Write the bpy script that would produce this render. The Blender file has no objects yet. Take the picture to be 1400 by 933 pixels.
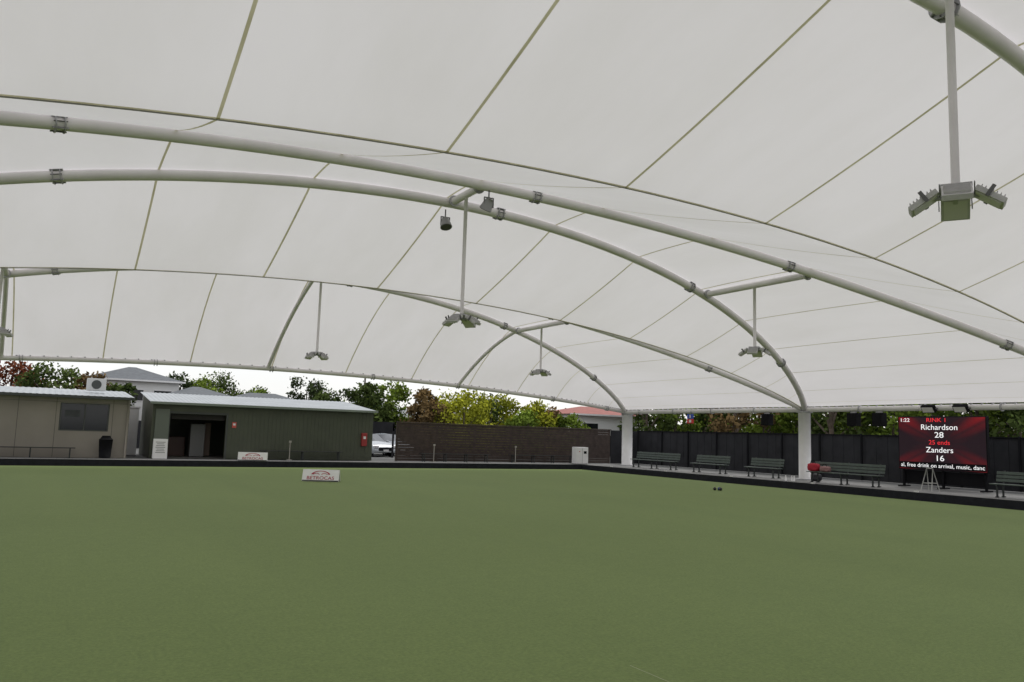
import bpy, math, random, numpy as np
from mathutils import Matrix, Vector
random.seed(4); rng=np.random.default_rng(7)
S_=bpy.context.scene
S_.view_settings.view_transform='Standard'; S_.view_settings.look='None'; S_.view_settings.exposure=0
COL=bpy.context.collection
# ---------------------------------------------------------------- materials
def mat(name,col,rough=.6,metal=0.,noise=0.,scale=5.,bump=0.,bscale=40.,detail=4,emit=None,col2=None,spec=None):
    m=bpy.data.materials.new(name); m.use_nodes=True; nt=m.node_tree; b=nt.nodes['Principled BSDF']
    b.inputs['Base Color'].default_value=(*col,1); b.inputs['Roughness'].default_value=rough; b.inputs['Metallic'].default_value=metal
    if spec is not None: b.inputs['Specular IOR Level'].default_value=spec
    tc=nt.nodes.new('ShaderNodeTexCoord')
    if noise>0 or col2:
        n=nt.nodes.new('ShaderNodeTexNoise'); n.inputs['Scale'].default_value=scale; n.inputs['Detail'].default_value=detail
        nt.links.new(tc.outputs['Object'],n.inputs['Vector'])
        r=nt.nodes.new('ShaderNodeValToRGB'); nt.links.new(n.outputs['Fac'],r.inputs['Fac'])
        r.color_ramp.elements[0].position=.3; r.color_ramp.elements[1].position=.7
        c2=col2 or tuple(min(1,c*(1+noise)) for c in col); c1=tuple(c*(1-noise) for c in col) if not col2 else col
        r.color_ramp.elements[0].color=(*c1,1); r.color_ramp.elements[1].color=(*c2,1)
        nt.links.new(r.outputs['Color'],b.inputs['Base Color'])
    if bump>0:
        n2=nt.nodes.new('ShaderNodeTexNoise'); n2.inputs['Scale'].default_value=bscale
        nt.links.new(tc.outputs['Object'],n2.inputs['Vector'])
        bp=nt.nodes.new('ShaderNodeBump'); bp.inputs['Strength'].default_value=bump; bp.inputs['Distance'].default_value=.02
        nt.links.new(n2.outputs['Fac'],bp.inputs['Height']); nt.links.new(bp.outputs['Normal'],b.inputs['Normal'])
    if emit: b.inputs['Emission Color'].default_value=(*emit[0],1); b.inputs['Emission Strength'].default_value=emit[1]
    return m
def fabric(name,cd,ct,fac,sc=.35,dirt=.06):
    m=bpy.data.materials.new(name); m.use_nodes=True; nt=m.node_tree; nt.nodes.clear()
    o=nt.nodes.new('ShaderNodeOutputMaterial'); mx=nt.nodes.new('ShaderNodeMixShader'); d=nt.nodes.new('ShaderNodeBsdfDiffuse'); t=nt.nodes.new('ShaderNodeBsdfTranslucent')
    mx.inputs[0].default_value=fac
    nt.links.new(d.outputs[0],mx.inputs[1]); nt.links.new(t.outputs[0],mx.inputs[2]); nt.links.new(mx.outputs[0],o.inputs[0])
    tc=nt.nodes.new('ShaderNodeTexCoord'); 
    mp=nt.nodes.new('ShaderNodeMapping'); mp.inputs['Scale'].default_value=(1.0,.30,.6); nt.links.new(tc.outputs['Object'],mp.inputs[0])
    n=nt.nodes.new('ShaderNodeTexNoise'); n.inputs['Scale'].default_value=sc; n.inputs['Detail'].default_value=7; n.inputs['Roughness'].default_value=.6
    nt.links.new(mp.outputs[0],n.inputs['Vector'])
    for c,s in ((cd,d),(ct,t)):
        r=nt.nodes.new('ShaderNodeValToRGB'); r.color_ramp.elements[0].position=.3; r.color_ramp.elements[1].position=.62
        r.color_ramp.elements[0].color=(c[0]*(1-dirt),c[1]*(1-dirt),c[2]*(1-dirt*1.25),1); r.color_ramp.elements[1].color=(*c,1)
        nt.links.new(n.outputs['Fac'],r.inputs[0]); nt.links.new(r.outputs[0],s.inputs['Color'])
    return m
M_mem=fabric('ptfe_membrane',(.80,.77,.785),(.745,.722,.72),.545,.35,.08)
M_seam=fabric('membrane_seam',(.60,.59,.44),(.62,.60,.40),.70,2.5,.30)
M_valley=mat('valley_rope',(.30,.29,.27),.7)
M_tube=mat('painted_steel',(.75,.725,.715),.42,0,.06,1.5)
M_flange=mat('flange_steel',(.40,.40,.41),.5,.2,.15,8)
M_bolt=mat('bolt_dark',(.14,.14,.14),.5,.4)
M_white=mat('white_paint',(.80,.785,.78),.5,0,.04,3)
M_alu=mat('lamp_housing',(.56,.55,.55),.5,.0,.08,12)
M_glass=mat('lamp_glass',(.72,.69,.70),.35,.0)
M_blk=mat('black_rubber',(.012,.013,.018),.7,0,.3,6,spec=.3)
M_blk2=mat('black_plastic',(.010,.010,.012),.85,spec=.15)
def turf():
    m=bpy.data.materials.new('synthetic_turf'); m.use_nodes=True; nt=m.node_tree; b=nt.nodes['Principled BSDF']; L=nt.links.new
    b.inputs['Roughness'].default_value=.95; b.inputs['Specular IOR Level'].default_value=.12
    b.inputs['Sheen Weight'].default_value=.16; b.inputs['Sheen Tint'].default_value=(.75,.85,.65,1)
    tc=nt.nodes.new('ShaderNodeTexCoord')
    def noise(scale,detail,rough,vec=None):
        n=nt.nodes.new('ShaderNodeTexNoise'); n.inputs['Scale'].default_value=scale; n.inputs['Detail'].default_value=detail; n.inputs['Roughness'].default_value=rough
        L(vec or tc.outputs['Object'],n.inputs[0]); return n
    def ramp(n,c0,c1,a=.3,b_=.7):
        r=nt.nodes.new('ShaderNodeValToRGB'); r.color_ramp.elements[0].position=a;r.color_ramp.elements[1].position=b_
        r.color_ramp.elements[0].color=(*c0,1); r.color_ramp.elements[1].color=(*c1,1); L(n.outputs['Fac'],r.inputs[0]); return r
    def mul(a,b_):
        mx=nt.nodes.new('ShaderNodeMix'); mx.data_type='RGBA'; mx.blend_type='MULTIPLY'; mx.inputs[0].default_value=1; L(a,mx.inputs[6]); L(b_,mx.inputs[7]); return mx.outputs[2]
    mp=nt.nodes.new('ShaderNodeMapping'); mp.inputs['Scale'].default_value=(.5,.06,1); L(tc.outputs['Object'],mp.inputs[0])
    a=ramp(noise(.12,5,.5),(.166,.226,.070),(.186,.252,.083))
    st=ramp(noise(1,4,.5,mp.outputs[0]),(.95,.96,.95),(1.04,1.03,1.03))
    n2=noise(26,8,.8); f=ramp(n2,(.62,.64,.60),(1.38,1.34,1.28),.28,.72)
    g=ramp(noise(5,5,.65),(.94,.94,.93),(1.06,1.05,1.05))
    c=mul(mul(mul(a.outputs[0],st.outputs[0]),f.outputs[0]),g.outputs[0]); L(c,b.inputs['Base Color'])
    bp=nt.nodes.new('ShaderNodeBump'); bp.inputs['Strength'].default_value=.5; bp.inputs['Distance'].default_value=.01
    L(n2.outputs['Fac'],bp.inputs['Height']); L(bp.outputs[0],b.inputs['Normal'])
    return m
M_turf=turf()
# ---------------------------------------------------------------- helpers
def empty(name,loc=(0,0,0)):
    e=bpy.data.objects.new(name,None); e.location=loc; e.empty_display_size=.3; COL.objects.link(e); return e
def mesh(name,V,F,m,parent=None,smooth=False,mats=None,midx=None):
    me=bpy.data.meshes.new(name); me.from_pydata([tuple(map(float,v)) for v in V],[],[tuple(map(int,f)) for f in F])
    for mm in (mats or [m]): me.materials.append(mm)
    if midx is not None: me.polygons.foreach_set('material_index',midx)
    if smooth: me.polygons.foreach_set('use_smooth',[True]*len(me.polygons))
    me.update(); o=bpy.data.objects.new(name,me); COL.objects.link(o)
    if parent: o.parent=parent
    return o
class MB:
    def __init__(s): s.V=[];s.F=[]
    def box(s,c,d,R=None):
        b=len(s.V); hx,hy,hz=d[0]/2,d[1]/2,d[2]/2
        for x,y,z in ((-1,-1,-1),(1,-1,-1),(1,1,-1),(-1,1,-1),(-1,-1,1),(1,-1,1),(1,1,1),(-1,1,1)):
            v=Vector((x*hx,y*hy,z*hz)); 
            if R: v=R@v
            s.V.append((v.x+c[0],v.y+c[1],v.z+c[2]))
        for f in ((0,3,2,1),(4,5,6,7),(0,1,5,4),(1,2,6,5),(2,3,7,6),(3,0,4,7)): s.F.append([b+i for i in f])
        return s
    def tube(s,pts,r,seg=14,caps=True,r2=None):
        P=[Vector(p) for p in pts]; b=len(s.V); n=len(P)
        for i,p in enumerate(P):
            t=(P[min(i+1,n-1)]-P[max(i-1,0)]).normalized()
            up=Vector((0,0,1)) if abs(t.z)<.95 else Vector((0,1,0))
            u=t.cross(up).normalized(); v=u.cross(t)
            rr=r if r2 is None else r+(r2-r)*i/(n-1)
            for k in range(seg):
                a=2*math.pi*k/seg; q=p+u*math.cos(a)*rr+v*math.sin(a)*rr; s.V.append(tuple(q))
        for i in range(n-1):
            for k in range(seg):
                k2=(k+1)%seg; s.F.append([b+i*seg+k,b+i*seg+k2,b+(i+1)*seg+k2,b+(i+1)*seg+k])
        if caps:
            s.F.append([b+k for k in range(seg)]); s.F.append([b+(n-1)*seg+k for k in reversed(range(seg))])
        return s
    def out(s,name,m,parent=None,smooth=False,bevel=0):
        o=mesh(name,s.V,s.F,m,parent,False)
        if smooth:
            for p in o.data.polygons: p.use_smooth=len(p.vertices)==4
        if bevel:
            md=o.modifiers.new('bevel','BEVEL'); md.width=bevel; md.segments=2
        return o
def box(name,parent,c,d,m,bevel=0,R=None): return MB().box(c,d,R).out(name,m,parent,False,bevel)
# ---------------------------------------------------------------- canopy geometry
X0,A_,R_,ZCOL,Y1,SP,G_,RV,RE,N_,DYV,YE=8.7317,21.517,4.8504,3.458,39.384,13.517,.987,3.1805,1.2748,.894,-.42,.61
XR=X0+A_; XL=X0-A_; ZB=.268
def curve(kind,phi):
    s=abs(math.sin(phi))**(2*N_); X=X0+A_*math.cos(phi)
    ARCH={'D':(0,-1),'E':(1,1),'C':(1,-1),'B':(2,1),'A':(2,-1),'A2':(3,1)}
    if kind in ARCH:
        k,sg=ARCH[kind]; return Vector((X,Y1-k*SP+sg*(SP/2-G_)*s,ZCOL+R_*s))
    if kind=='V2': return Vector((X,Y1-SP+DYV*s,ZCOL+RV*s))
    if kind=='V1': return Vector((X,Y1-2*SP+DYV*s,ZCOL+RV*s))
    if kind=='F': return Vector((X,Y1+YE*s,ZCOL+RE*s))
    if kind=='F2': return Vector((X,Y1-3*SP-YE*s,ZCOL+RE*s))
can=empty('tensile_canopy')
order=['F','D','E','V2','C','B','V1','A','A2','F2']
LIFT={'F':.10,'D':.14,'E':.14,'V2':.0,'C':.14,'B':.14,'V1':.0,'A':.14,'A2':.14,'F2':.10}
def surf(j,s,phi):
    a,b=order[j],order[j+1]; P=curve(a,phi); Q=curve(b,phi); P.z+=LIFT[a]; Q.z+=LIFT[b]
    r=P.lerp(Q,s); sn=abs(math.sin(phi)); w=4*s*(1-s)
    if 'F' in a or 'F' in b: r.z+=.36*w*sn
    elif 'V' in a or 'V' in b: r.z-=.06*w*sn
    else: r.z+=.03*w
    return r
NP=120; V=[];F=[]; NS=6; rows=[]
for j in range(len(order)-1):
    for k in range(NS+(j==len(order)-2)): rows.append((j,k/NS))
for (j,s) in rows:
    for i in range(NP+1): V.append(surf(j,s,math.pi*i/NP))
for r in range(len(rows)-1):
    for i in range(NP): a=r*(NP+1)+i; F.append((a,a+1,a+NP+2,a+NP+1))
mem=mesh('membrane',V,F,M_mem,can,True)
V=[];F=[]
for k in range(18):
    ph=math.radians(89+10*(k-8)); 
    if ph<=0.02 or ph>=math.pi-.02: continue
    w=.028/A_
    base=len(V)
    for (j,s) in rows:
        for d in (-w,w):
            p=surf(j,s,ph+d); p.z-=.012; V.append(p)
    for r in range(len(rows)-1): a=base+2*r; F.append((a,a+1,a+3,a+2))
mesh('seams',V,F,M_seam,can)
for nm in ('V1','V2'):
    mb=MB(); mb.tube([curve(nm,math.pi*i/90)-Vector((0,0,.02)) for i in range(91)],.012,8); mb.out('valley_cable',M_valley,can,True)
    V=[];F=[]
    for i in range(91):
        p=curve(nm,math.pi*i/90); 
        for d in (-.035,.035): V.append(p+Vector((0,d,-.012+abs(d)*.38)))
    for i in range(90): F.append((2*i,2*i+1,2*i+3,2*i+2))
    mesh('valley_band',V,F,M_seam,can)
phis=[math.pi*i/120 for i in range(121)]
def frame(kind,ph):
    p=curve(kind,ph); t=(curve(kind,ph+.004)-curve(kind,ph-.004)).normalized()
    return p,t
RT=.135
for kind in ('D','E','C','B','A','A2'):
    mb=MB(); mb.tube([curve(kind,p) for p in phis],RT,18); mb.out('arch_tube',M_tube,can,True)
    fl=MB(); bo=MB()
    for deg in (61,84.5,115,35,146):
        p,t=frame(kind,math.radians(deg))
        for o in (-.08,.08): fl.tube([p+t*(o-.010),p+t*(o+.010)],RT+.055,20)
        up=Vector((0,0,1)); u=t.cross(up).normalized(); v=u.cross(t)
        for q in range(8):
            a=2*math.pi*q/8; c=p+(u*math.cos(a)+v*math.sin(a))*(RT+.03)
            bo.tube([c-t*.12,c+t*.12],.012,6)
        for q in range(4):
            a=2*math.pi*(q+.5)/4; n=(u*math.cos(a)+v*math.sin(a)); c=p+n*(RT+.025)
            Rm=Matrix((t,n,t.cross(n))).transposed(); fl.box(c,(.28,.06,.012),Rm)
    fl.out('splice_flange',M_flange,can); bo.out('splice_bolts',M_bolt,can)
for kind in ('F','F2'):
    mb=MB(); mb.tube([curve(kind,p) for p in phis],.105,16); mb.out('edge_beam',M_tube,can,True)
    cl=MB()
    for i in range(4,117):
        p,t=frame(kind,math.pi*i/120); cl.box(p+Vector((0,.0,.115)),(.05,.12,.05))
    cl.out('edge_clamps',M_flange,can)
    fl=MB()
    for deg in (20,40,61,75,89,103,118,140,160):
        p,t=frame(kind,math.radians(deg))
        for o in (-.06,.06): fl.tube([p+t*(o-.012),p+t*(o+.012)],.16,16)
    fl.out('edge_flange',M_flange,can)
PH=[math.radians(v) for v in (58.4,88.7,119.7)]
for (k1,k2) in (('D','E'),('C','B'),('A','A2')):
    for ph in PH:
        a,b=curve(k1,ph),curve(k2,ph); d=(b-a).normalized()
        mb=MB(); mb.tube([a+d*RT*.8,b-d*RT*.8],.105,16); mb.out('cross_strut',M_tube,can,True)
        fl=MB()
        for c in (a+d*.24,b-d*.24):
            fl.tube([c-d*.03,c+d*.03],.16,16)
        fl.out('strut_flange',M_flange,can)
for (k1,k2,sg) in (('D','F',1),('A2','F2',-1)):
    for ph,ph2 in zip(PH,[math.radians(v) for v in (61,89.5,120.2)]):
        a,b=curve(k1,ph),curve(k2,ph2); pts=[]
        for i in range(17):
            s=i/16; p=a.lerp(b,s); p.z+=.34*4*s*(1-s); pts.append(p)
        mb=MB(); mb.tube(pts,.09,14); mb.out('end_rib',M_tube,can,True)
for X,sx in ((XR,1),(XL,-1)):
    for k in range(4):
        y=Y1-k*SP; xx=X+(.2*sx if k==0 else 0)
        mb=MB(); mb.tube([(xx,y,ZB),(xx,y,ZCOL-.12)],.27 if k else .32,24); mb.out('column',M_white,can,True)
        mb=MB(); mb.tube([(xx,y,ZB),(xx,y,ZB+.03)],.42,24); mb.tube([(xx,y,ZCOL-.14),(xx,y,ZCOL-.08)],.36,24)
        mb.box((X,y,ZCOL+.02),(.5,.035,.42)); mb.box((X,y,ZCOL+.02),(.035,.5,.40)); mb.out('column_plates',M_flange,can)
    mb=MB(); mb.tube([(X,Y1-3*SP-.1,ZCOL),(X,Y1+.1,ZCOL)],.11,16); mb.out('side_beam',M_tube,can,True)
    cl=MB()
    for i in range(100): cl.box((X,Y1-.3-i*.405,ZCOL+.12),(.1,.05,.05))
    for i in range(14): 
        yy=Y1-1.5-i*3; cl.tube([(X,yy-.02,ZCOL),(X,yy+.02,ZCOL)],.16,14)
    cl.out('side_clamps',M_flange,can)
# ---------------------------------------------------------------- floodlights on drop poles
def flood(x,y,ztop,zl):
    e=empty('floodlight',(x,y,zl))
    mb=MB(); mb.tube([(0,0,.12),(0,0,ztop-zl)],.05,14); mb.out('drop_pole',M_tube,e,True)
    mb=MB(); mb.box((0,0,.10),(.36,.34,.05)); mb.box((0,0,.0),(.74,.05,.05)); mb.box((0,0,.0),(.05,.66,.05)); mb.box((0,0,.05),(.14,.14,.12)); mb.out('crossarm',M_flange,e,False,.006)
    for i,(dx,dy) in enumerate(((-1,0),(1,0),(0,-1),(0,1))):
        yaw=math.atan2(dy,dx); R=Matrix.Rotation(yaw,3,'Z')@Matrix.Rotation(math.radians(34),3,'Y')
        c=Vector((dx*.35,dy*.35,-.04))
        mb=MB(); mb.box(c,(.36,.32,.07),R)
        for q in range(7): 
            off=R@Vector((-.135+q*.045,0,.05)); mb.box(c+off,(.010,.28,.035),R)
        mb.out('lamp_head',M_alu,e,False,.012)
        mb=MB(); mb.box(c+R@Vector((0,0,-.040)),(.30,.26,.012),R); mb.out('lamp_lens',M_glass,e)
        mb=MB(); 
        for sd in (-1,1): mb.box(c+R@Vector((-.02,sd*.18,.03)),(.045,.012,.15),R)
        mb.out('lamp_bracket',M_bolt,e)
    e.rotation_euler=(0,0,math.radians(33))
    return e
for mid in range(3):
    ym=Y1-(mid+.5)*SP
    for ph in PH:
        p=curve('D',ph); flood(p.x,ym,p.z-.08,4.90)
M_spk=mat('speaker_grey',(.28,.28,.28),.5)
def speaker_cone(name,p,tilt):
    e=empty(name,p)
    mb=MB(); mb.tube([(0,0,.0),(0,0,.32)],.02,8); mb.box((0,0,.1),(.26,.02,.03)); mb.box((-.13,0,-.02),(.015,.05,.26)); mb.box((.13,0,-.02),(.015,.05,.26)); mb.out('bracket',M_bolt,e)
    mb=MB(); mb.tube([(0,0,.08),(0,0,-.02),(0,0,-.22)],.08,18,True,.17); 
    o=mb.out('horn',M_spk,e,True); o.rotation_euler=tilt
    mb=MB(); mb.tube([(0,0,-.222),(0,0,-.235)],.15,18); o=mb.out('grille',mat('grille_grey',(.08,.08,.08),.6),e,True); o.rotation_euler=tilt
b=curve('B',PH[1]); c=curve('C',PH[1])
speaker_cone('loudspeaker',(b.x+.15,b.y-.05,b.z-.42),(.5,.2,0))
speaker_cone('loudspeaker',(c.x-.1,c.y+.1,c.z-.50),(-.4,0,0))
def pa_box(name,y,w,h,d=.35,z=3.36,m=M_blk2):
    e=empty(name,(XR-.02,y,z))
    box('cabinet',e,(0,0,-h/2-.08),(d,w,h),m,.015); box('grille',e,(-d/2-.006,0,-h/2-.08),(.01,w*.86,h*.9),M_blk2)
    mb=MB(); mb.box((0,0,0),(.05,.3,.16)); mb.box((0,-.15,.02),(.03,.02,.3)); mb.box((0,.15,.02),(.03,.02,.3)); mb.out('hanger',M_flange,e)
for y in (28.1,23.2,21.95): pa_box('loudspeaker',y,.46,.56)
def spot(y):
    e=empty('floodlight',(XR-.1,y,3.42)); R=Matrix.Rotation(math.radians(-35),3,'Y')
    box('lamp_head',e,(-.12,0,0),(.16,.55,.30),M_blk2,.02,R); box('lamp_lens',e,(-.2,0,-.055),(.012,.46,.22),M_glass,0,R)
    mb=MB(); mb.box((0,-.3,0),(.3,.02,.05)); mb.box((0,.3,0),(.3,.02,.05)); mb.box((.1,0,-.02),(.04,.6,.05)); mb.out('bracket',M_bolt,e)
for y in (19.6,18.3): spot(y)
e=empty('rink_marker_sign',(XR-.15,33.4,3.05))
box('plate_blue',e,(0,0,.13),(.03,.5,.24),mat('blue_paint',(.03,.08,.45),.5)); box('plate_red',e,(0,0,-.13),(.03,.5,.24),mat('red_paint',(.6,.03,.03),.5)); box('digit',e,(-.02,.0,.13),(.01,.08,.16),M_white); box('digit',e,(-.02,0,-.13),(.01,.16,.14),M_white)
box('hook',e,(.05,0,.33),(.02,.03,.2),M_bolt)
# ---------------------------------------------------------------- ground, green
GX0,GX1,GY0,GY1=XL+.7,27.085,-.9,39.394
mesh('bowling_green',[(GX0,GY0,0),(GX1,GY0,0),(GX1,GY1,0),(GX0,GY1,0)],[(0,1,2,3)],M_turf)
HX0,HX1,HY0,HY1=GX0-.32,GX1+.32,GY0-.32,GY1+.32
def ring(x0,x1,y0,y1,X0r,X1r,Y0r,Y1r,z):
    return [(x0,y0,z),(x1,y0,z),(x1,y1,z),(x0,y1,z),(X0r,Y0r,z),(X1r,Y0r,z),(X1r,Y1r,z),(X0r,Y1r,z)],[(0,4,5,1),(1,5,6,2),(2,6,7,3),(3,7,4,0)]
v,f=ring(HX0-3,HX1+3,HY0-3,HY1+1.5,-900,900,-900,900,ZB-.02)
mesh('ground',v,f,mat('ground_asphalt',(.13,.13,.125),.9,0,.25,.3,.2,40))
def paving():
    m=mat('paving',(.30,.30,.29),.85,0,.12,1.5,.2,60); nt=m.node_tree; b=nt.nodes['Principled BSDF']
    br=nt.nodes.new('ShaderNodeTexBrick'); br.inputs['Scale'].default_value=1.; br.inputs['Mortar Size'].default_value=.012; br.inputs['Brick Width'].default_value=.6; br.inputs['Row Height'].default_value=.4
    br.inputs['Color1'].default_value=(.24,.24,.235,1); br.inputs['Color2'].default_value=(.18,.18,.178,1); br.inputs['Mortar'].default_value=(.10,.10,.10,1)
    tc=nt.nodes.new('ShaderNodeTexCoord'); nt.links.new(tc.outputs['Object'],br.inputs[0]); nt.links.new(br.outputs[0],b.inputs['Base Color']); return m
v,f=ring(HX0,HX1,HY0,HY1,HX0-3,HX1+3,HY0-3,HY1+1.5,ZB); mesh('footpath',v,f,paving())
v,f=ring(GX0,GX1,GY0,GY1,HX0,HX1,HY0,HY1,-.12); mesh('ditch',v,f,mat('ditch_gravel',(.12,.12,.11),.95,0,.4,25))
mb=MB()
mb.box(((HX0+HX1)/2,HY1+.02,.072),(HX1-HX0+.08,.04,.40)); mb.box((HX1+.02,(HY0+HY1)/2,.0721),(.04,HY1-HY0-.001,.40)); mb.box((HX0-.02,(HY0+HY1)/2,.0721),(.04,HY1-HY0-.001,.40)); mb.box(((HX0+HX1)/2,HY0-.02,.072),(HX1-HX0+.08,.04,.40))
mb.out('ditch_bank_board',M_blk)
mb=MB(); mb.box(((GX0+GX1)/2,GY1+.012,-.062),(GX1-GX0,.024,.13)); mb.box((GX1+.012,(GY0+GY1)/2,-.062),(.024,GY1-GY0,.13)); mb.out('green_edge_plinth',M_blk)
for i in range(8):
    box('rink_peg',None,(HX1+.05,GY1-2.5-i*4.6,ZB+.03),(.05,.16,.05),M_white)
mesh('boundary_string',[(4.391,2.6,.004),(4.397,2.6,.004),(4.397,5.6,.004),(4.391,5.6,.004)],[(0,1,2,3)],mat('string_dull',(.5,.5,.35),.8))
for (x,y,c) in ((22.48,23.55,0),(22.66,23.5,1),(22.80,23.62,0),(22.60,23.36,2)):
    bpy.ops.mesh.primitive_uv_sphere_add(segments=20,ring_count=12,radius=.066,location=(x,y,.06)); o=bpy.context.object; o.name='lawn_bowl'; o.scale=(1,.92,.95)
    o.data.materials.append(mat('bowl',[(.01,.01,.012),(.02,.05,.2),(.02,.02,.02)][c],.2)); 
    for p in o.data.polygons:p.use_smooth=True
# ---------------------------------------------------------------- buildings
M_beige=mat('beige_panel',(.29,.262,.225),.7,0,.06,1); M_beigeD=mat('panel_joint',(.10,.09,.08),.8)
M_olive=mat('olive_steel',(.068,.077,.050),.5,0,.08,2); M_roof=mat('zinc_roof',(.38,.40,.41),.5,.1,.10,1)
M_win=mat('dark_glass',(.015,.017,.02),.08); M_dark=mat('dark_interior',(.02,.018,.016),.8); M_trim=mat('dark_trim',(.06,.065,.06),.5)
def ribs(name,parent,x0,x1,yf,zf,yb,zb_,m,step=.25,ov=.25):
    n=int((x1-x0)/step); V=[];F=[]
    for i in range(n*4+1):
        x=x0+(x1-x0)*i/(n*4); h=.018 if (i%4) in (1,2) else 0
        V+= [(x,yf,zf+h),(x,yb,zb_+h)]
    for i in range(n*4): F.append((2*i,2*i+2,2*i+3,2*i+1))
    return mesh(name,V,F,m,parent)
def shed_shell(e,x0,x1,yf,yb,zf,zb_,mw,openings,t=.12):
    mb=MB(); xs=x0
    for (a,b_,z0,z1) in sorted(openings):
        if a>xs: mb.box(((xs+a)/2,yf,(ZB+zf)/2),(a-xs,t,zf-ZB))
        mb.box(((a+b_)/2,yf,(z1+zf)/2),(b_-a,t,zf-z1))
        if z0>ZB+.01: mb.box(((a+b_)/2,yf,(z0+ZB)/2),(b_-a,t,z0-ZB))
        xs=b_
    mb.box(((xs+x1)/2,yf,(ZB+zf)/2),(x1-xs,t,zf-ZB)); mb.out('front_wall',mw,e)
    for n,x in (('side_wall',x0+.06),('side_wall',x1-.06)):
        V=[(x-.055,yf+t/2+.002,ZB),(x-.055,yb,ZB),(x-.055,yb,zb_),(x-.055,yf+t/2+.002,zf)];V+=[(a+.11,b,c) for a,b,c in V]
        mesh(n,V,[(0,1,2,3),(7,6,5,4),(0,4,5,1),(1,5,6,2),(2,6,7,3),(3,7,4,0)],mw,e)
    box('back_wall',e,((x0+x1)/2,yb+.06,(ZB+zb_)/2),(x1-x0,.1,zb_-ZB),mw)
e=empty('beige_clubroom')
bx0,bx1,by=-9,3.12,41.75; zf=3.0
shed_shell(e,bx0,bx1,by,by+6,zf,zf+.45,M_beige,[(.27,2.27,1.47,2.72)])
mb=MB()
for x in (-7.2,-5.2,-3.3,-1.35,.12,2.42): mb.box((x,by-.062,(ZB+zf)/2),(.02,.006,zf-ZB-.05))
mb.box(((bx0+bx1)/2,by-.0635,2.76),(bx1-bx0,.006,.012)); mb.out('panel_joints',M_beigeD,e)
box('window_glass',e,(1.27,by+.0,2.095),(2.0,.03,1.25),M_win)
mb=MB()
for x in (.30,1.27,2.24): mb.box((x,by-.04,2.095),(.05,.06,1.25))
for z in (1.49,2.70): mb.box((1.27,by-.042,z),(1.9,.05,.045))
mb.out('window_frame',M_trim,e)
mb=MB(); mb.box((.78,by-.03,2.25),(.6,.01,.3)); mb.out('window_poster',mat('poster_grey',(.05,.055,.06),.6),e)
ribs('roof',e,bx0-.1,bx1+.15,by-.35,zf+.06,by+6.3,zf+.55,M_roof)
box('gutter',e,((bx0+bx1)/2,by-.40,zf+.0),(bx1-bx0+.3,.12,.13),M_trim,.01)
box('fascia',e,((bx0+bx1)/2,by-.20,zf-.03),(bx1-bx0+.1,.26,.06),M_beige)
mb=MB(); mb.tube([(bx1-.08,by-.12,zf),(bx1-.08,by-.12,ZB)],.04,10); mb.out('downpipe',M_beige,e,True)
box('air_conditioner',e,(1.75,by+3,zf+.72),(.85,.45,.6),mat('ac_white',(.6,.6,.58),.6),.03); mb=MB(); mb.tube([(1.75,by+2.765,zf+.72),(1.75,by+2.76,zf+.72)],.22,18); mb.out('fan_grille',M_trim,e)
e=empty('olive_shed')
sx0,sx1,sy=4.15,15.25,42.25; zf=2.88
shed_shell(e,sx0,sx1,sy,sy+5.2,zf,zf+.62,M_olive,[(4.95,7.55,ZB,2.42)])
mb=MB(); n=int((sx1-sx0)/.2)
for i in range(n):
    x=sx0+.1+i*.2
    if 4.75<x<7.75: continue
    mb.box((x,sy-.066,(ZB+zf)/2),(.035,.012,zf-ZB-.04))
mb.out('wall_ribs',M_olive,e)
mb=MB(); mb.box((4.91,sy-.05,1.36),(.09,.08,2.2)); mb.box((7.60,sy-.05,1.36),(.09,.08,2.2)); mb.box((6.25,sy-.05,2.47),(2.8,.085,.1)); mb.out('door_frame',M_trim,e)
box('roller_door_drum',e,(6.25,sy+.25,2.3),(2.5,.3,.3),M_dark)
box('interior_floor',e,(9.7,sy+2.6,ZB+.008),(10.8,5,.01),mat('shed_floor',(.15,.14,.13),.8)); 
box('interior_fridge',e,(6.55,sy+2.2,ZB+.85),(.7,.6,1.65),mat('fridge',(.22,.22,.22),.4),.02); box('interior_machine',e,(5.6,sy+3.2,ZB+.5),(1.0,.8,1.0),mat('machine_red',(.10,.05,.04),.5),.03); box('interior_locker',e,(7.1,sy+2.8,ZB+.9),(.35,.6,1.7),mat('locker',(.22,.16,.13),.6),.02)
mb=MB(); mb.box((4.6,sy-.12,ZB+1.2),(.62,.04,2.3)); mb.out('sliding_door_leaf',mat('grey_green',(.14,.16,.13),.5),e)
ribs('roof',e,sx0-.15,sx1+.15,sy-.3,zf+.06,sy+5.4,zf+.68,M_roof,.22)
box('gutter',e,((sx0+sx1)/2,sy-.34,zf+.02),(sx1-sx0+.3,.12,.12),mat('gutter_green',(.20,.23,.19),.5),.01)
e2=empty('fire_extinguisher_box',(14.75,sy-.14,ZB+1.12)); box('cabinet',e2,(0,0,0),(.30,.16,.70),mat('red_cab',(.32,.03,.03),.5),.02); box('door_label',e2,(0,-.083,.1),(.14,.006,.14),M_white)
e2=empty('wall_sign',(7.95,sy-.09,1.95)); box('plate',e2,(0,0,0),(.2,.01,.28),mat('sgn',(.6,.1,.08),.5)); box('label',e2,(0,-.008,.03),(.12,.004,.1),M_white)
M_brown=mat('brown_board',(.055,.038,.031),.8,0,.3,4); M_char=mat('charcoal',(.024,.024,.027),.8,0,.2,2,spec=.25)
e=empty('timber_wall')
mb=MB()
for i in range(14): mb.box(((16.6+31.1)/2,42.0,ZB+.08+.15*i),(14.5,.04,.142))
mb.out('boards',M_brown,e)
mb=MB()
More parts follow.
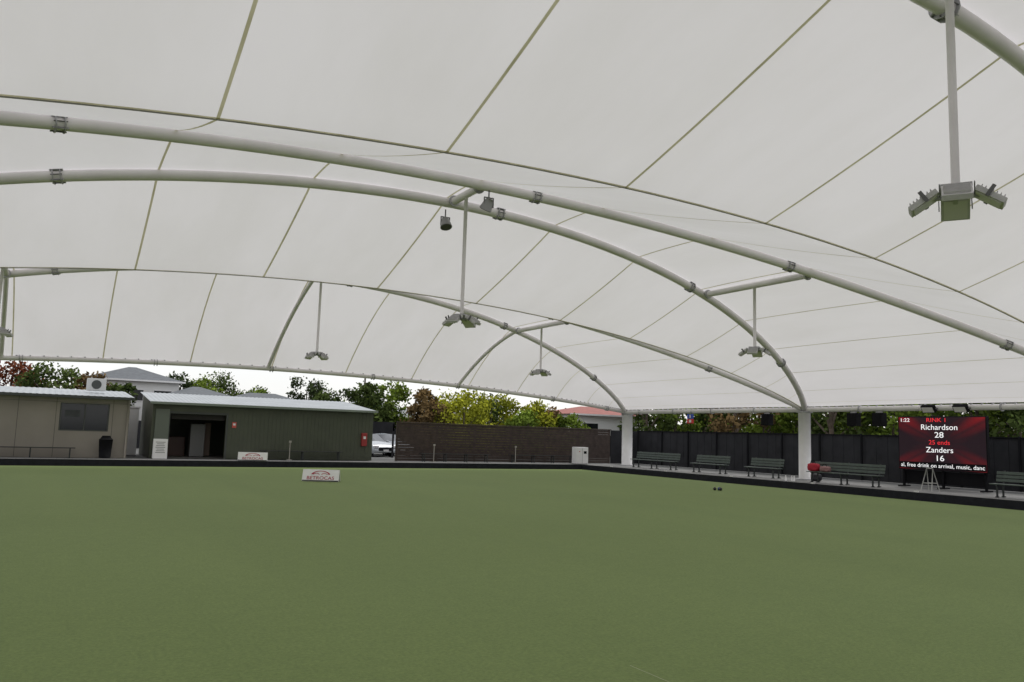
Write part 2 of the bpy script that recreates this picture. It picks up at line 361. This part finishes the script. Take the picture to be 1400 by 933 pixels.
for i in range(7): mb.box((16.62+i*2.41,42.075,ZB+1.07),(.1,.1,2.14))
mb.box((23.85,42.0,ZB+2.135),(14.6,.14,.05)); mb.out('posts_and_cap',mat('wall_cap',(.09,.068,.055),.7),e)
e=empty('charcoal_fence')
fx=33.4
mb=MB()
for i in range(160):
    y=42.0-i*.3; mb.box((fx+(.012 if i%2 else 0),y,ZB+1.05),(.03,.296,2.1))
mb.out('panels',M_char,e)
mb=MB()
for i in range(20): mb.box((fx-.06,42.0-i*2.4,ZB+1.09),(.07,.07,2.18))
mb.box((fx-.04,18,ZB+2.12),(.07,48,.04)); mb.out('posts',M_blk2,e)
box('return_panel',e,(32.25,42.0,ZB+1.05),(2.2,.04,2.1),M_char)
e=empty('boundary_fence'); mb=MB()
for i in range(60): mb.box((-12+i*1.0,58+(.02 if i%2 else 0),ZB+.9),(.98,.04,1.8))
mb.out('panels',M_char,e)
e=empty('dark_gate',(0,0,0)); mb=MB(); mb.box((16.9,47.6,ZB+1.9),(3.4,.1,.55)); mb.box((15.4,47.6,ZB+1.0),(.1,.1,2.2)); mb.box((18.55,47.6,ZB+1.0),(.1,.1,2.2)); mb.out('frame',M_char,e)
e=empty('white_gate_post',(3.62,46.0,0)); box('post',e,(0,0,ZB+1.2),(.5,.4,2.4),M_white,.02); box('cap',e,(0,0,ZB+2.44),(.6,.5,.08),M_white,.01)
# ---------------------------------------------------------------- benches & furniture
M_bg=mat('bench_green',(.080,.105,.090),.55,0,.15,6); M_bsteel=mat('bench_frame',(.045,.05,.05),.5,.3)
def park_bench(x,y0,y1):
    L=abs(y1-y0); e=empty('park_bench',(x,(y0+y1)/2,ZB))
    mb=MB()
    for i in range(4): mb.box((-.18+i*.115,0,.45),(.095,L,.035))
    mb.out('seat',M_bg,e,False,.006)
    mb=MB(); R=Matrix.Rotation(math.radians(12),3,'Y')
    for i in range(3): mb.box((.245+i*.026,0,.58+i*.125),(.03,L,.10),R)
    mb.out('backrest',M_bg,e,False,.006)
    mb=MB(); n=2 if L<3 else 3
    for i in range(n):
        yy=-L/2+.25+(L-.5)*i/(n-1)
        mb.box((-.17,yy,.22),(.05,.05,.44)); mb.box((.2,yy,.22),(.05,.05,.44)); mb.box((.02,yy,.41),(.5,.05,.05)); mb.box((.285,yy,.66),(.045,.05,.52),R)
        mb.box((-.17,yy,.02),(.16,.05,.03)); mb.box((.22,yy,.02),(.2,.05,.03))
    mb.out('legs',M_bsteel,e)
for (x,a,b_) in ((29.3,37.3,33.6),(29.3,32.3,29.9),(29.2,28.4,26.4),(28.6,24.2,20.75),(28.6,16.4,12.9),(28.6,11.5,9.2)): park_bench(x,a,b_)
M_pl=mat('dark_slat',(.035,.035,.035),.6)
def low_bench(x0,x1,y):
    e=empty('wall_bench',((x0+x1)/2,y,ZB)); L=x1-x0; mb=MB()
    for i in range(3): mb.box((0,-.14+i*.14,.44),(L,.12,.035))
    mb.out('seat',M_pl,e)
    mb=MB(); n=max(2,int(L/1.4)+1)
    for i in range(n):
        xx=-L/2+.2+(L-.4)*i/(n-1); mb.box((xx,-.14,.21),(.05,.05,.42)); mb.box((xx,.14,.21),(.05,.05,.42)); mb.box((xx,0,.4),(.05,.3,.04))
    mb.out('legs',M_bsteel,e)
low_bench(-5.5,1.0,41.25); low_bench(9.25,13.45,41.75); low_bench(17.8,22.1,41.45); low_bench(23.5,28.0,41.45)
M_stand=mat('stand',(.42,.39,.35),.5)
for x,y in ((10.6,41.4),(18.5,41.2),(23.7,41.2)):
    e=empty('scoring_stand',(x,y,ZB)); mb=MB(); mb.tube([(0,0,0),(0,0,.95)],.020,8); mb.box((0,0,.02),(.22,.22,.03)); mb.box((0,-.02,.93),(.12,.02,.10)); mb.out('post',M_stand,e)
e=empty('rubbish_bin',(2.2,41.15,ZB)); mb=MB(); mb.tube([(0,0,.03),(0,0,.85)],.24,20,True,.29); mb.out('body',M_blk2,e,True)
mb=MB(); mb.tube([(0,0,.85),(0,0,.90),(0,0,1.02)],.30,20,True,.16); mb.out('lid',M_blk2,e,True)
e=empty('utility_cabinet',(27.75,40.45,ZB)); box('body',e,(0,0,.52),(.85,.5,.98),M_white,.02); box('plinth',e,(0,0,.015),(.8,.46,.03),M_trim)
box('door_line',e,(0,-.252,.5),(.012,.004,.9),M_trim); box('label',e,(.2,-.252,.7),(.2,.004,.15),M_blk2); box('red_dot',e,(-.2,-.252,.75),(.07,.004,.05),mat('rd',(.5,.05,.05)))
M_red=mat('sign_red',(.42,.02,.05),.5); M_sw=mat('sign_white',(.85,.84,.84),.5)
def text(name,s,size,m,parent,M,ext=.002,align='CENTER'):
    cu=bpy.data.curves.new(name,'FONT'); cu.body=s; cu.size=size; cu.align_x=align; cu.align_y='CENTER'; cu.extrude=ext; cu.materials.append(m)
    o=bpy.data.objects.new(name,cu); COL.objects.link(o); o.parent=parent; o.matrix_local=M; return o
def ad_board(x,y,z,w,h,rz):
    e=empty('advertising_board',(x,y,z)); e.rotation_euler=(0,0,rz)
    for sg in (-1,1):
        R=Matrix.Rotation(math.radians(20*sg),3,'X'); box('panel',e,(0,sg*.10,h/2),(w,.02,h),M_sw,.004,R)
    box('border',e,(0,-.185,.04),(w*.98,.012,.03),M_blk2)
    Rm=Matrix.Rotation(math.radians(90-20),4,'X')
    text('lettering','BETROCAS',h*.40,M_red,e,Matrix.Translation((0,-.115-.20*h*.364-.006,h*.30))@Rm@Matrix.Scale(1.15,4,(1,0,0)))
    V=[];F=[]
    for i in range(21):
        a=math.pi*(.08+.84*i/20)
        for r in (1.0,.78+.1*math.sin(a)): V.append((math.cos(a)*r*w*.27,math.sin(a)*r*h*.40,0))
    for i in range(20): F.append((2*i,2*i+1,2*i+3,2*i+2))
    for s2 in (-.12,.10):
        b0=len(V)
        for i in range(13):
            a=math.pi*(.15+.7*i/12)
            for r in (1.0,.8): V.append((s2*w+math.cos(a)*r*w*.10,math.sin(a)*r*h*.20,.001))
        for i in range(12): F.append((b0+2*i,b0+2*i+1,b0+2*i+3,b0+2*i+2))
    o=mesh('logo_arc',V,F,M_red,e); o.matrix_local=Matrix.Translation((0,-.115,h*.50))@Rm@Matrix.Translation((0,0,.008))
ad_board(8.65,29.1,0,1.32,.44,-.5); ad_board(8.5,40.0,ZB,1.35,.42,-.25)
e=empty('sandwich_board',(4.5,41.25,ZB)); R=Matrix.Rotation(math.radians(-8),3,'X'); box('panel',e,(0,-.12,.47),(.62,.03,.92),M_sw,.005,R); R=Matrix.Rotation(math.radians(8),3,'X'); box('panel_back',e,(0,.12,.47),(.62,.03,.92),M_sw,.005,R)
mb=MB()
for i in range(7): mb.box((0,-.17+i*.011,.3+i*.08),(.42-.05*(i%3),.006,.025))
mb.out('lettering',mat('grey_ink',(.25,.25,.25)),e)
def rack(x,y):
    e=empty('ball_rack',(x,y,ZB)); mb=MB()
    for sg in (-1,1):
        mb.tube([(-.25,sg*.22,0),(0,sg*.12,.85)],.016,8); mb.tube([(.25,sg*.22,0),(0,sg*.12,.85)],.016,8)
    mb.tube([(0,-.12,.85),(0,.12,.85)],.02,8); mb.tube([(-.16,-.18,.3),(-.16,.18,.3)],.016,8); mb.tube([(.16,-.18,.3),(.16,.18,.3)],.016,8); mb.out('frame',mat('rack_grey',(.4,.4,.38),.5),e,True)
rack(28.9,18.9)
def sack(name,x,y,z,s,c):
    bpy.ops.mesh.primitive_uv_sphere_add(segments=24,ring_count=14,radius=.5,location=(x,y,z+s[2]/2)); o=bpy.context.object; o.name=name
    for v in o.data.vertices:
        n=v.co.copy(); k=3.5; l=(abs(n.x/.5)**k+abs(n.y/.5)**k+abs(n.z/.5)**k)**(1/k); v.co=n/max(l,.01)*(1+.07*math.sin(n.x*13+n.y*9)*math.cos(n.z*11))
    o.scale=s; o.data.materials.append(mat(name+'_cloth',c,.8,0,.3,12))
    for p in o.data.polygons:p.use_smooth=True
    e=MB(); e.tube([(x-.05,y-s[1]*.25,z+s[2]*.9),(x-.05,y-s[1]*.15,z+s[2]*1.35),(x-.05,y+s[1]*.15,z+s[2]*1.35),(x-.05,y+s[1]*.25,z+s[2]*.9)],.015,6)
    h=e.out('handle',M_blk2,None,True); h.parent=o; h.matrix_parent_inverse=(Matrix.Translation(o.location)@Matrix.Diagonal((*s,1))).inverted()
sack('sports_bag',28.55,23.95,ZB+.47,(.3,.55,.34),(.42,.02,.04)); sack('sports_bag',28.55,23.35,ZB+.47,(.3,.45,.24),(.30,.16,.16)); sack('sports_bag',29.6,24.7,ZB,(.35,.45,.33),(.03,.03,.035))
for i,(dx,dy) in enumerate(((0,0),(.1,.22),(-.05,.42))):
    e=empty('drink_bottle',(28.2+dx,24.7+dy,ZB)); mb=MB(); mb.tube([(0,0,0),(0,0,.2),(0,0,.24)],.04,12,True,.025); mb.out('bottle',M_sw,e,True); mb=MB(); mb.tube([(0,0,.24),(0,0,.27)],.018,10); mb.out('cap',M_blk2,e)
# ---------------------------------------------------------------- LED scoreboard
e=empty('led_scoreboard',(31.0,19.78,0)); W=3.72; z0,z1=.98,3.16
box('cabinet',e,(.09,0,(z0+z1)/2),(.16,W,z1-z0),M_blk2,.01)
mb=MB(); 
for yy in (-W/2+.15,W/2-.15,0): mb.box((.12,yy,(z0+ZB)/2),(.08,.08,z0-ZB)); mb.box((.12,yy,ZB+.03),(.7,.1,.05))
mb.box((.2,0,.7),(.03,W-.3,.5)); mb.out('stand',M_blk2,e)
def led():
    m=bpy.data.materials.new('led_image'); m.use_nodes=True; nt=m.node_tree; b=nt.nodes['Principled BSDF']; L=nt.links.new
    b.inputs['Base Color'].default_value=(.01,.01,.01,1); b.inputs['Roughness'].default_value=.6; b.inputs['Specular IOR Level'].default_value=.2
    tc=nt.nodes.new('ShaderNodeTexCoord'); sp=nt.nodes.new('ShaderNodeSeparateXYZ'); L(tc.outputs['Object'],sp.inputs[0])
    def mth(op,a,b_=None):
        n=nt.nodes.new('ShaderNodeMath'); n.operation=op
        for i,v in enumerate((a,b_)):
            if v is None: continue
            if isinstance(v,(int,float)): n.inputs[i].default_value=v
            else: L(v,n.inputs[i])
        return n.outputs[0]
    y=mth('DIVIDE',sp.outputs[0],1.86); z=mth('DIVIDE',sp.outputs[1],1.1)
    ay=mth('ABSOLUTE',y); az=mth('ABSOLUTE',z); diff=mth('ABSOLUTE',mth('SUBTRACT',ay,az))
    ang=mth('ARCTAN2',z,y); rays=mth('ABSOLUTE',mth('SINE',mth('MULTIPLY',ang,9)))
    soft=mth('MAXIMUM',mth('MULTIPLY',mth('SUBTRACT',.5,diff),2.),0)
    x=mth('MULTIPLY',soft,mth('ADD',.3,mth('MULTIPLY',rays,.7)))
    r=mth('SQRT',mth('ADD',mth('MULTIPLY',y,y),mth('MULTIPLY',z,z)))
    v=mth('MULTIPLY',x,mth('MULTIPLY',r,mth('MULTIPLY',r,.30)))
    cb=nt.nodes.new('ShaderNodeCombineColor'); L(mth('ADD',mth('MULTIPLY',v,.42),.014),cb.inputs[0]); cb.inputs[1].default_value=.006; cb.inputs[2].default_value=.010
    L(cb.outputs[0],b.inputs['Emission Color']); b.inputs['Emission Strength'].default_value=1.
    return m
RM=Matrix(((0,0,-1,0),(-1,0,0,0),(0,1,0,0),(0,0,0,1)))
zc=(z0+z1)/2; hw,hh=W/2-.04,(z1-z0)/2-.04
o=mesh('led_panel',[(-hw,-hh,0),(hw,-hh,0),(hw,hh,0),(-hw,hh,0)],[(0,1,2,3)],led(),e); o.matrix_local=Matrix.Translation((.004,0,zc))@RM
M_tw=mat('led_white',(.1,.1,.1),emit=((1,1,1),.95)); M_tr=mat('led_red',(.1,0,0),emit=((.8,.03,.04),1.))
def st(s,size,x,z,m,al='CENTER',sx=1.25): text('digits',s,size,m,e,Matrix.Translation((-.004,0,zc))@RM@Matrix.Translation((x,z,0))@Matrix.Scale(sx,4,(1,0,0)),.001,al)
st('1:22',.21,-1.76,.93,M_tw,'LEFT'); st('RINK 1',.23,-.15,.93,M_tr); st('Richardson',.31,-.05,.64,M_tw,'CENTER',1.12); st('28',.32,-.05,.33,M_tw); st('25 ends',.25,-.05,.03,M_tr,'CENTER',1.15); st('Zanders',.31,-.05,-.27,M_tw,'CENTER',1.12); st('16',.32,-.05,-.60,M_tw)
box('ticker_strip',e,(-.001,0,zc-.90),(.004,W-.1,.27),M_blk2)
st('al, free drink on arrival, music, danc',.225,-.0,-.90,M_tw,'CENTER',1.08)
# ---------------------------------------------------------------- cars
def car(x,y,rz,col):
    e=empty('parked_car',(x,y,ZB-.02)); e.rotation_euler=(0,0,rz)
    prof=[(-2.15,.45,.62,.30),(-2.1,.62,.80,.22),(-1.3,.88,.86,.2),(-.75,.96,.88,.2),(0.1,1.43,.66,.2),(.9,1.46,.66,.2),(1.6,1.25,.7,.2),(1.95,.98,.82,.22),(2.15,.80,.78,.3)]
    V=[];F=[]
    for (yy,top,hwd,bot) in prof:
        belt=min(top,.92)
        full=.89 if abs(yy)<2 else .80
        V+=[(-full*.96,yy,bot),(-full,yy,min(.6,belt)),(-full*.95,yy,belt),(-hwd*.92 if top>1 else -full*.8,yy,top-.03),(0,yy,top+.02),(hwd*.92 if top>1 else full*.8,yy,top-.03),(full*.95,yy,belt),(full,yy,min(.6,belt)),(full*.96,yy,bot)]
    for i in range(len(prof)-1):
        for k in range(8): a=i*9+k; F.append((a,a+1,a+10,a+9))
    F.append(tuple(range(8,-1,-1))); b0=(len(prof)-1)*9; F.append(tuple(b0+k for k in range(9)))
    o=mesh('body',V,F,None,e,True,mats=[mat('car_paint',col,.25,.2),M_win],midx=None)
    for p in o.data.polygons:
        c=p.center
        if c.z>.98 and len(p.vertices)==4 and (abs(c.x)>.6 or c.y<-.2 or c.y>1.2) : p.material_index=1
    box('grille',e,(0,-2.17,.5),(1.0,.03,.2),M_blk2); box('number_plate',e,(0,-2.19,.42),(.37,.02,.11),M_white)
    for sx in (-1,1):
        box('headlight',e,(sx*.66,-2.12,.64),(.32,.1,.13),M_glass,.02); box('mirror',e,(sx*.98,-.55,.98),(.18,.1,.13),o.data.materials[0],.03)
        for yy in (-1.35,1.3):
            mb=MB(); mb.tube([(sx*.74,yy,.32),(sx*.92,yy,.32)],.32,20); mb.out('wheel',M_blk2,e,True); mb=MB(); mb.tube([(sx*.9,yy,.32),(sx*.93,yy,.32)],.19,14); mb.out('hub',M_alu,e,True)
car(18.05,50.4,.15,(.5,.52,.54)); car(20.0,52.2,.1,(.22,.24,.27)); car(15.6,50.5,.1,(.5,.5,.52))
# ---------------------------------------------------------------- neighbour houses
def hip_house(name,cx,cy,w,d,z0,eave,ridge,mw,mr,wins):
    e=empty(name,(cx,cy,0)); box('walls',e,(0,0,(z0+eave)/2),(w,d,eave-z0),mw)
    o=.45; a,b_=w/2+o,d/2+o; rl=max(w/2-d/2,.3)
    V=[(-a,-b_,eave-.02),(a,-b_,eave-.02),(a,b_,eave-.02),(-a,b_,eave-.02),(-rl,0,ridge),(rl,0,ridge)]
    mesh('roof',V,[(0,1,5,4),(1,2,5),(2,3,4,5),(3,0,4),(3,2,1,0)],mr,e)
    box('gutter',e,(0,-b_-.05,eave-.05),(2*a,.1,.14),M_white)
    for i,(wx,wz,ww,wh) in enumerate(wins):
        box('window_frame',e,(wx,-d/2-.02,wz),(ww+.16,.05,wh+.16),M_white); box('window',e,(wx,-d/2-.05,wz),(ww,.03,wh),M_win)
    return e
M_tile=mat('grey_tiles',(.13,.14,.15),.8,0,.15,3); M_red_r=mat('red_roof',(.33,.11,.09),.8,0,.15,3); M_cream=mat('render_white',(.78,.77,.75),.8)
hip_house('white_house',5.9,80,7.2,7,.2,5.6,6.9,M_cream,M_tile,[(-2,4.3,1.6,.9),(.3,4.3,.9,.9),(2.3,4.3,1.4,.9),(-2,1.8,1.5,1.2)])
hip_house('white_house',11.0,77,5,6,.2,4.4,5.3,mat('render_cream',(.5,.48,.44),.8),M_tile,[(0,3.2,1.6,.9)])
hip_house('brick_house',14,64,9,7,.2,3.2,4.5,mat('brick_brown',(.25,.14,.1),.8,0,.2,8),M_tile,[(-2,1.8,1.5,1.1),(2,1.8,1.5,1.1)])
hip_house('brick_house',24,68,9,7,.2,3.1,4.4,mat('brick_tan',(.35,.27,.2),.8,0,.2,8),mat('pale_roof',(.30,.31,.32),.7),[(-2,1.8,1.5,1.1),(2,1.8,1.5,1.1)])
hip_house('white_house',44,62,9,6,.2,3.9,4.7,M_cream,M_red_r,[(-2.5,2.6,1.6,1),(1.5,2.6,1.6,1)])
e=empty('utility_pole',(28.5,82,0)); mb=MB(); mb.tube([(0,0,0),(0,0,8.2)],.13,10,True,.09); mb.box((0,0,7.6),(1.8,.1,.1)); mb.out('pole',mat('pole_wood',(.16,.13,.10),.9),e,True)
# ---------------------------------------------------------------- vegetation
def leafmat(name,c):
    m=bpy.data.materials.new(name); m.use_nodes=True; nt=m.node_tree; nt.nodes.clear(); L=nt.links.new
    o=nt.nodes.new('ShaderNodeOutputMaterial'); d=nt.nodes.new('ShaderNodeBsdfDiffuse')
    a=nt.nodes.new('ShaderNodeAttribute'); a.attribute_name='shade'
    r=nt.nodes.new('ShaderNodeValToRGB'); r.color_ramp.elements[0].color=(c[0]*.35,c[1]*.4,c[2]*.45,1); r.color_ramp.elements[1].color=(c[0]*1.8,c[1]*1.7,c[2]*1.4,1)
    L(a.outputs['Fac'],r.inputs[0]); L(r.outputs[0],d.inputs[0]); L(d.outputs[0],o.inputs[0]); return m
M_bark=mat('bark',(.13,.10,.075),.95,0,.3,6)
def leaves(centers,radii,per,size,squash=.8):
    n=len(centers)*per; c=np.repeat(np.array(centers),per,0); r=np.repeat(np.array(radii),per)[:,None]
    d=rng.normal(size=(n,3)); d/=np.linalg.norm(d,axis=1)[:,None]; rad=rng.random((n,1))**.5*(.75+.55*rng.random((n,1)))
    P=c+d*rad*r*np.array([1,1,squash])
    u=rng.normal(size=(n,3)); u/=np.linalg.norm(u,axis=1)[:,None]; w=np.cross(u,rng.normal(size=(n,3))); w/=np.linalg.norm(w,axis=1)[:,None]
    s=size*(.5+rng.random((n,1))); 
    V=np.stack([P-u*s,P-w*s*.55,P+u*s,P+w*s*.55],1).reshape(-1,3)
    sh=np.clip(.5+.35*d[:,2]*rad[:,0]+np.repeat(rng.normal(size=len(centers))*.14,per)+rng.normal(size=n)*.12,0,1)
    return V,sh
def leafmesh(name,V,sh,m,parent=None):
    n=len(sh); me=bpy.data.meshes.new(name); me.vertices.add(4*n); me.vertices.foreach_set('co',V.astype(np.float32).ravel())
    me.loops.add(4*n); me.loops.foreach_set('vertex_index',np.arange(4*n,dtype=np.int32)); me.polygons.add(n); me.polygons.foreach_set('loop_start',np.arange(0,4*n,4,dtype=np.int32)); me.polygons.foreach_set('loop_total',np.full(n,4,dtype=np.int32))
    me.update(calc_edges=True); at=me.attributes.new('shade','FLOAT','FACE'); at.data.foreach_set('value',sh.astype(np.float32)); me.materials.append(m)
    o=bpy.data.objects.new(name,me); COL.objects.link(o); o.parent=parent; return o
def tree(name,x,y,h,w,m,base=.25,ncl=30,per=95,size=.15,trunk=.16):
    e=empty(name,(x,y,.2)); zb=h*base; cs=[];rs=[]
    for i in range(ncl):
        a=rng.random()*6.283; t=(i+rng.random())/ncl; env=max(.25,math.sin(math.pi*(.18+.72*t))**.7); zz=zb+(h-zb)*(.1+.83*t)
        rr=(w/2)*env*(.15+.75*math.sqrt(rng.random())); cs.append((math.cos(a)*rr,math.sin(a)*rr,zz)); rs.append(w*(.11+.10*rng.random()))
    mb=MB(); mb.tube([(0,0,-.1),(.04,.02,h*.4),(0.0,.08,h*.8)],trunk,9,True,trunk*.3)
    for c in cs[::4]: mb.tube([(0.02,.02,max(.4,c[2]*.5)),(c[0]*.5,c[1]*.5,c[2]*.8),c],trunk*.4,6,True,.02)
    mb.out('trunk',M_bark,e,True); V,sh=leaves(cs,rs,per,size); leafmesh('foliage',V,sh,m,e); return e
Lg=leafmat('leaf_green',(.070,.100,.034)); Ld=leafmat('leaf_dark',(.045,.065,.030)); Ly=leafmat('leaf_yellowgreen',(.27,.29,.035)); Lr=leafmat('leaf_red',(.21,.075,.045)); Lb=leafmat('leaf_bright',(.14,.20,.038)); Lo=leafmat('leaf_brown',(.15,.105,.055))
T_='broadleaf_tree'
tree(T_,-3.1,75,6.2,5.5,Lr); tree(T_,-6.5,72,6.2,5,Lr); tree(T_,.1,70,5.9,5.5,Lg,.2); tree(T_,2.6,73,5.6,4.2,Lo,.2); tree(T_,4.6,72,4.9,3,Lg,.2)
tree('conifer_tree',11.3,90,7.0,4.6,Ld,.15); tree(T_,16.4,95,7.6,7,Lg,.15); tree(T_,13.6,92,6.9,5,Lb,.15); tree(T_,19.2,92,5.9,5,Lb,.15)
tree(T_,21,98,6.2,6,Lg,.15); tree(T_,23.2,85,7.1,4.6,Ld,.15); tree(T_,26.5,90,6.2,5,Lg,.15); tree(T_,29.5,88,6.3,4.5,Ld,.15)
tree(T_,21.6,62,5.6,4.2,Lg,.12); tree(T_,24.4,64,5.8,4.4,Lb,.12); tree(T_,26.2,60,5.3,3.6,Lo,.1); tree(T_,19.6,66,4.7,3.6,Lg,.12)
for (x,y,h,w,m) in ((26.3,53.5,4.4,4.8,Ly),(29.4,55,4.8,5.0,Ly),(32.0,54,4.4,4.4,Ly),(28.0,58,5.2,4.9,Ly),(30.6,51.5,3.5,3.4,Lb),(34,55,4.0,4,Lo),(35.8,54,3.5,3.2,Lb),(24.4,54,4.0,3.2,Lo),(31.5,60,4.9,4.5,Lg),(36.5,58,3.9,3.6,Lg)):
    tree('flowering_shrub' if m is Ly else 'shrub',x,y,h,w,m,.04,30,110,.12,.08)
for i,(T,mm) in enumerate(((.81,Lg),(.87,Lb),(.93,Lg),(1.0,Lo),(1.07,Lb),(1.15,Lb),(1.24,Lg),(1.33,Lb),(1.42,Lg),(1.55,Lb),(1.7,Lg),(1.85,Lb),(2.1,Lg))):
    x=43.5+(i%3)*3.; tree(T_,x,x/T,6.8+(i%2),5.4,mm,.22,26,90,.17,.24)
cs=[];rs=[]
for i in range(190):
    a=math.radians(-35+125*i/189); d=125+rng.random()*25; cs.append((math.sin(a)*d,math.cos(a)*d,1.0+rng.random()*3.6)); rs.append(2.2+rng.random()*2.2)
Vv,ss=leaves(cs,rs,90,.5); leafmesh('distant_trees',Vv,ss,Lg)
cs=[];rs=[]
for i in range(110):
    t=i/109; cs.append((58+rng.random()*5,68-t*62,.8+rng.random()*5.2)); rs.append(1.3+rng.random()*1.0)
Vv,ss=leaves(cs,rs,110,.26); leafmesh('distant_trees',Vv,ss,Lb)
# ---------------------------------------------------------------- sky & sun (bright overcast)
w=bpy.data.worlds.new("World"); S_.world=w; w.use_nodes=True; nt=w.node_tree; bg=nt.nodes['Background']
sky=nt.nodes.new('ShaderNodeTexSky'); sky.sky_type='NISHITA'; sky.sun_disc=False; sky.sun_elevation=math.radians(52); sky.sun_rotation=math.radians(60); sky.air_density=1.; sky.dust_density=2; sky.ozone_density=1
tc=nt.nodes.new('ShaderNodeTexCoord'); cn=nt.nodes.new('ShaderNodeTexNoise'); cn.inputs['Scale'].default_value=2.5; cn.inputs['Detail'].default_value=5; nt.links.new(tc.outputs['Generated'],cn.inputs[0])
cr=nt.nodes.new('ShaderNodeValToRGB'); cr.color_ramp.elements[0].position=.3; cr.color_ramp.elements[1].position=.7; cr.color_ramp.elements[0].color=(6.6,6.65,6.75,1); cr.color_ramp.elements[1].color=(7.7,7.7,7.75,1); nt.links.new(cn.outputs['Fac'],cr.inputs[0])
mx=nt.nodes.new('ShaderNodeMix'); mx.data_type='RGBA'; mx.inputs[0].default_value=.80; nt.links.new(sky.outputs[0],mx.inputs[6]); nt.links.new(cr.outputs[0],mx.inputs[7])
nt.links.new(mx.outputs[2],bg.inputs[0]); bg.inputs[1].default_value=.15
sl=bpy.data.lights.new('sun','SUN'); sl.energy=1.25; sl.angle=math.radians(20); sl.color=(1,.97,.92); so=bpy.data.objects.new('sun',sl); COL.objects.link(so)
el,az=math.radians(52),math.radians(60); dv=Vector((math.sin(az)*math.cos(el),math.cos(az)*math.cos(el),math.sin(el))); so.rotation_euler=dv.to_track_quat('Z','Y').to_euler()
# ---------------------------------------------------------------- camera
yaw,pit,rol,f=.5135,.1157,.0308,1100.84
cy,sy_=math.cos(yaw),math.sin(yaw); fw=Vector((sy_*math.cos(pit),cy*math.cos(pit),math.sin(pit))); rt=Vector((cy,-sy_,0)); up=rt.cross(fw)
r2=rt*math.cos(rol)+up*math.sin(rol); u2=-rt*math.sin(rol)+up*math.cos(rol)
c=bpy.data.cameras.new('camera'); o=bpy.data.objects.new('camera',c); COL.objects.link(o); S_.camera=o; c.sensor_width=36; c.lens=f/1400*36; c.clip_end=2500; c.clip_start=.05
o.matrix_world=Matrix(((r2.x,u2.x,-fw.x,0),(r2.y,u2.y,-fw.y,0),(r2.z,u2.z,-fw.z,1.9),(0,0,0,1)))
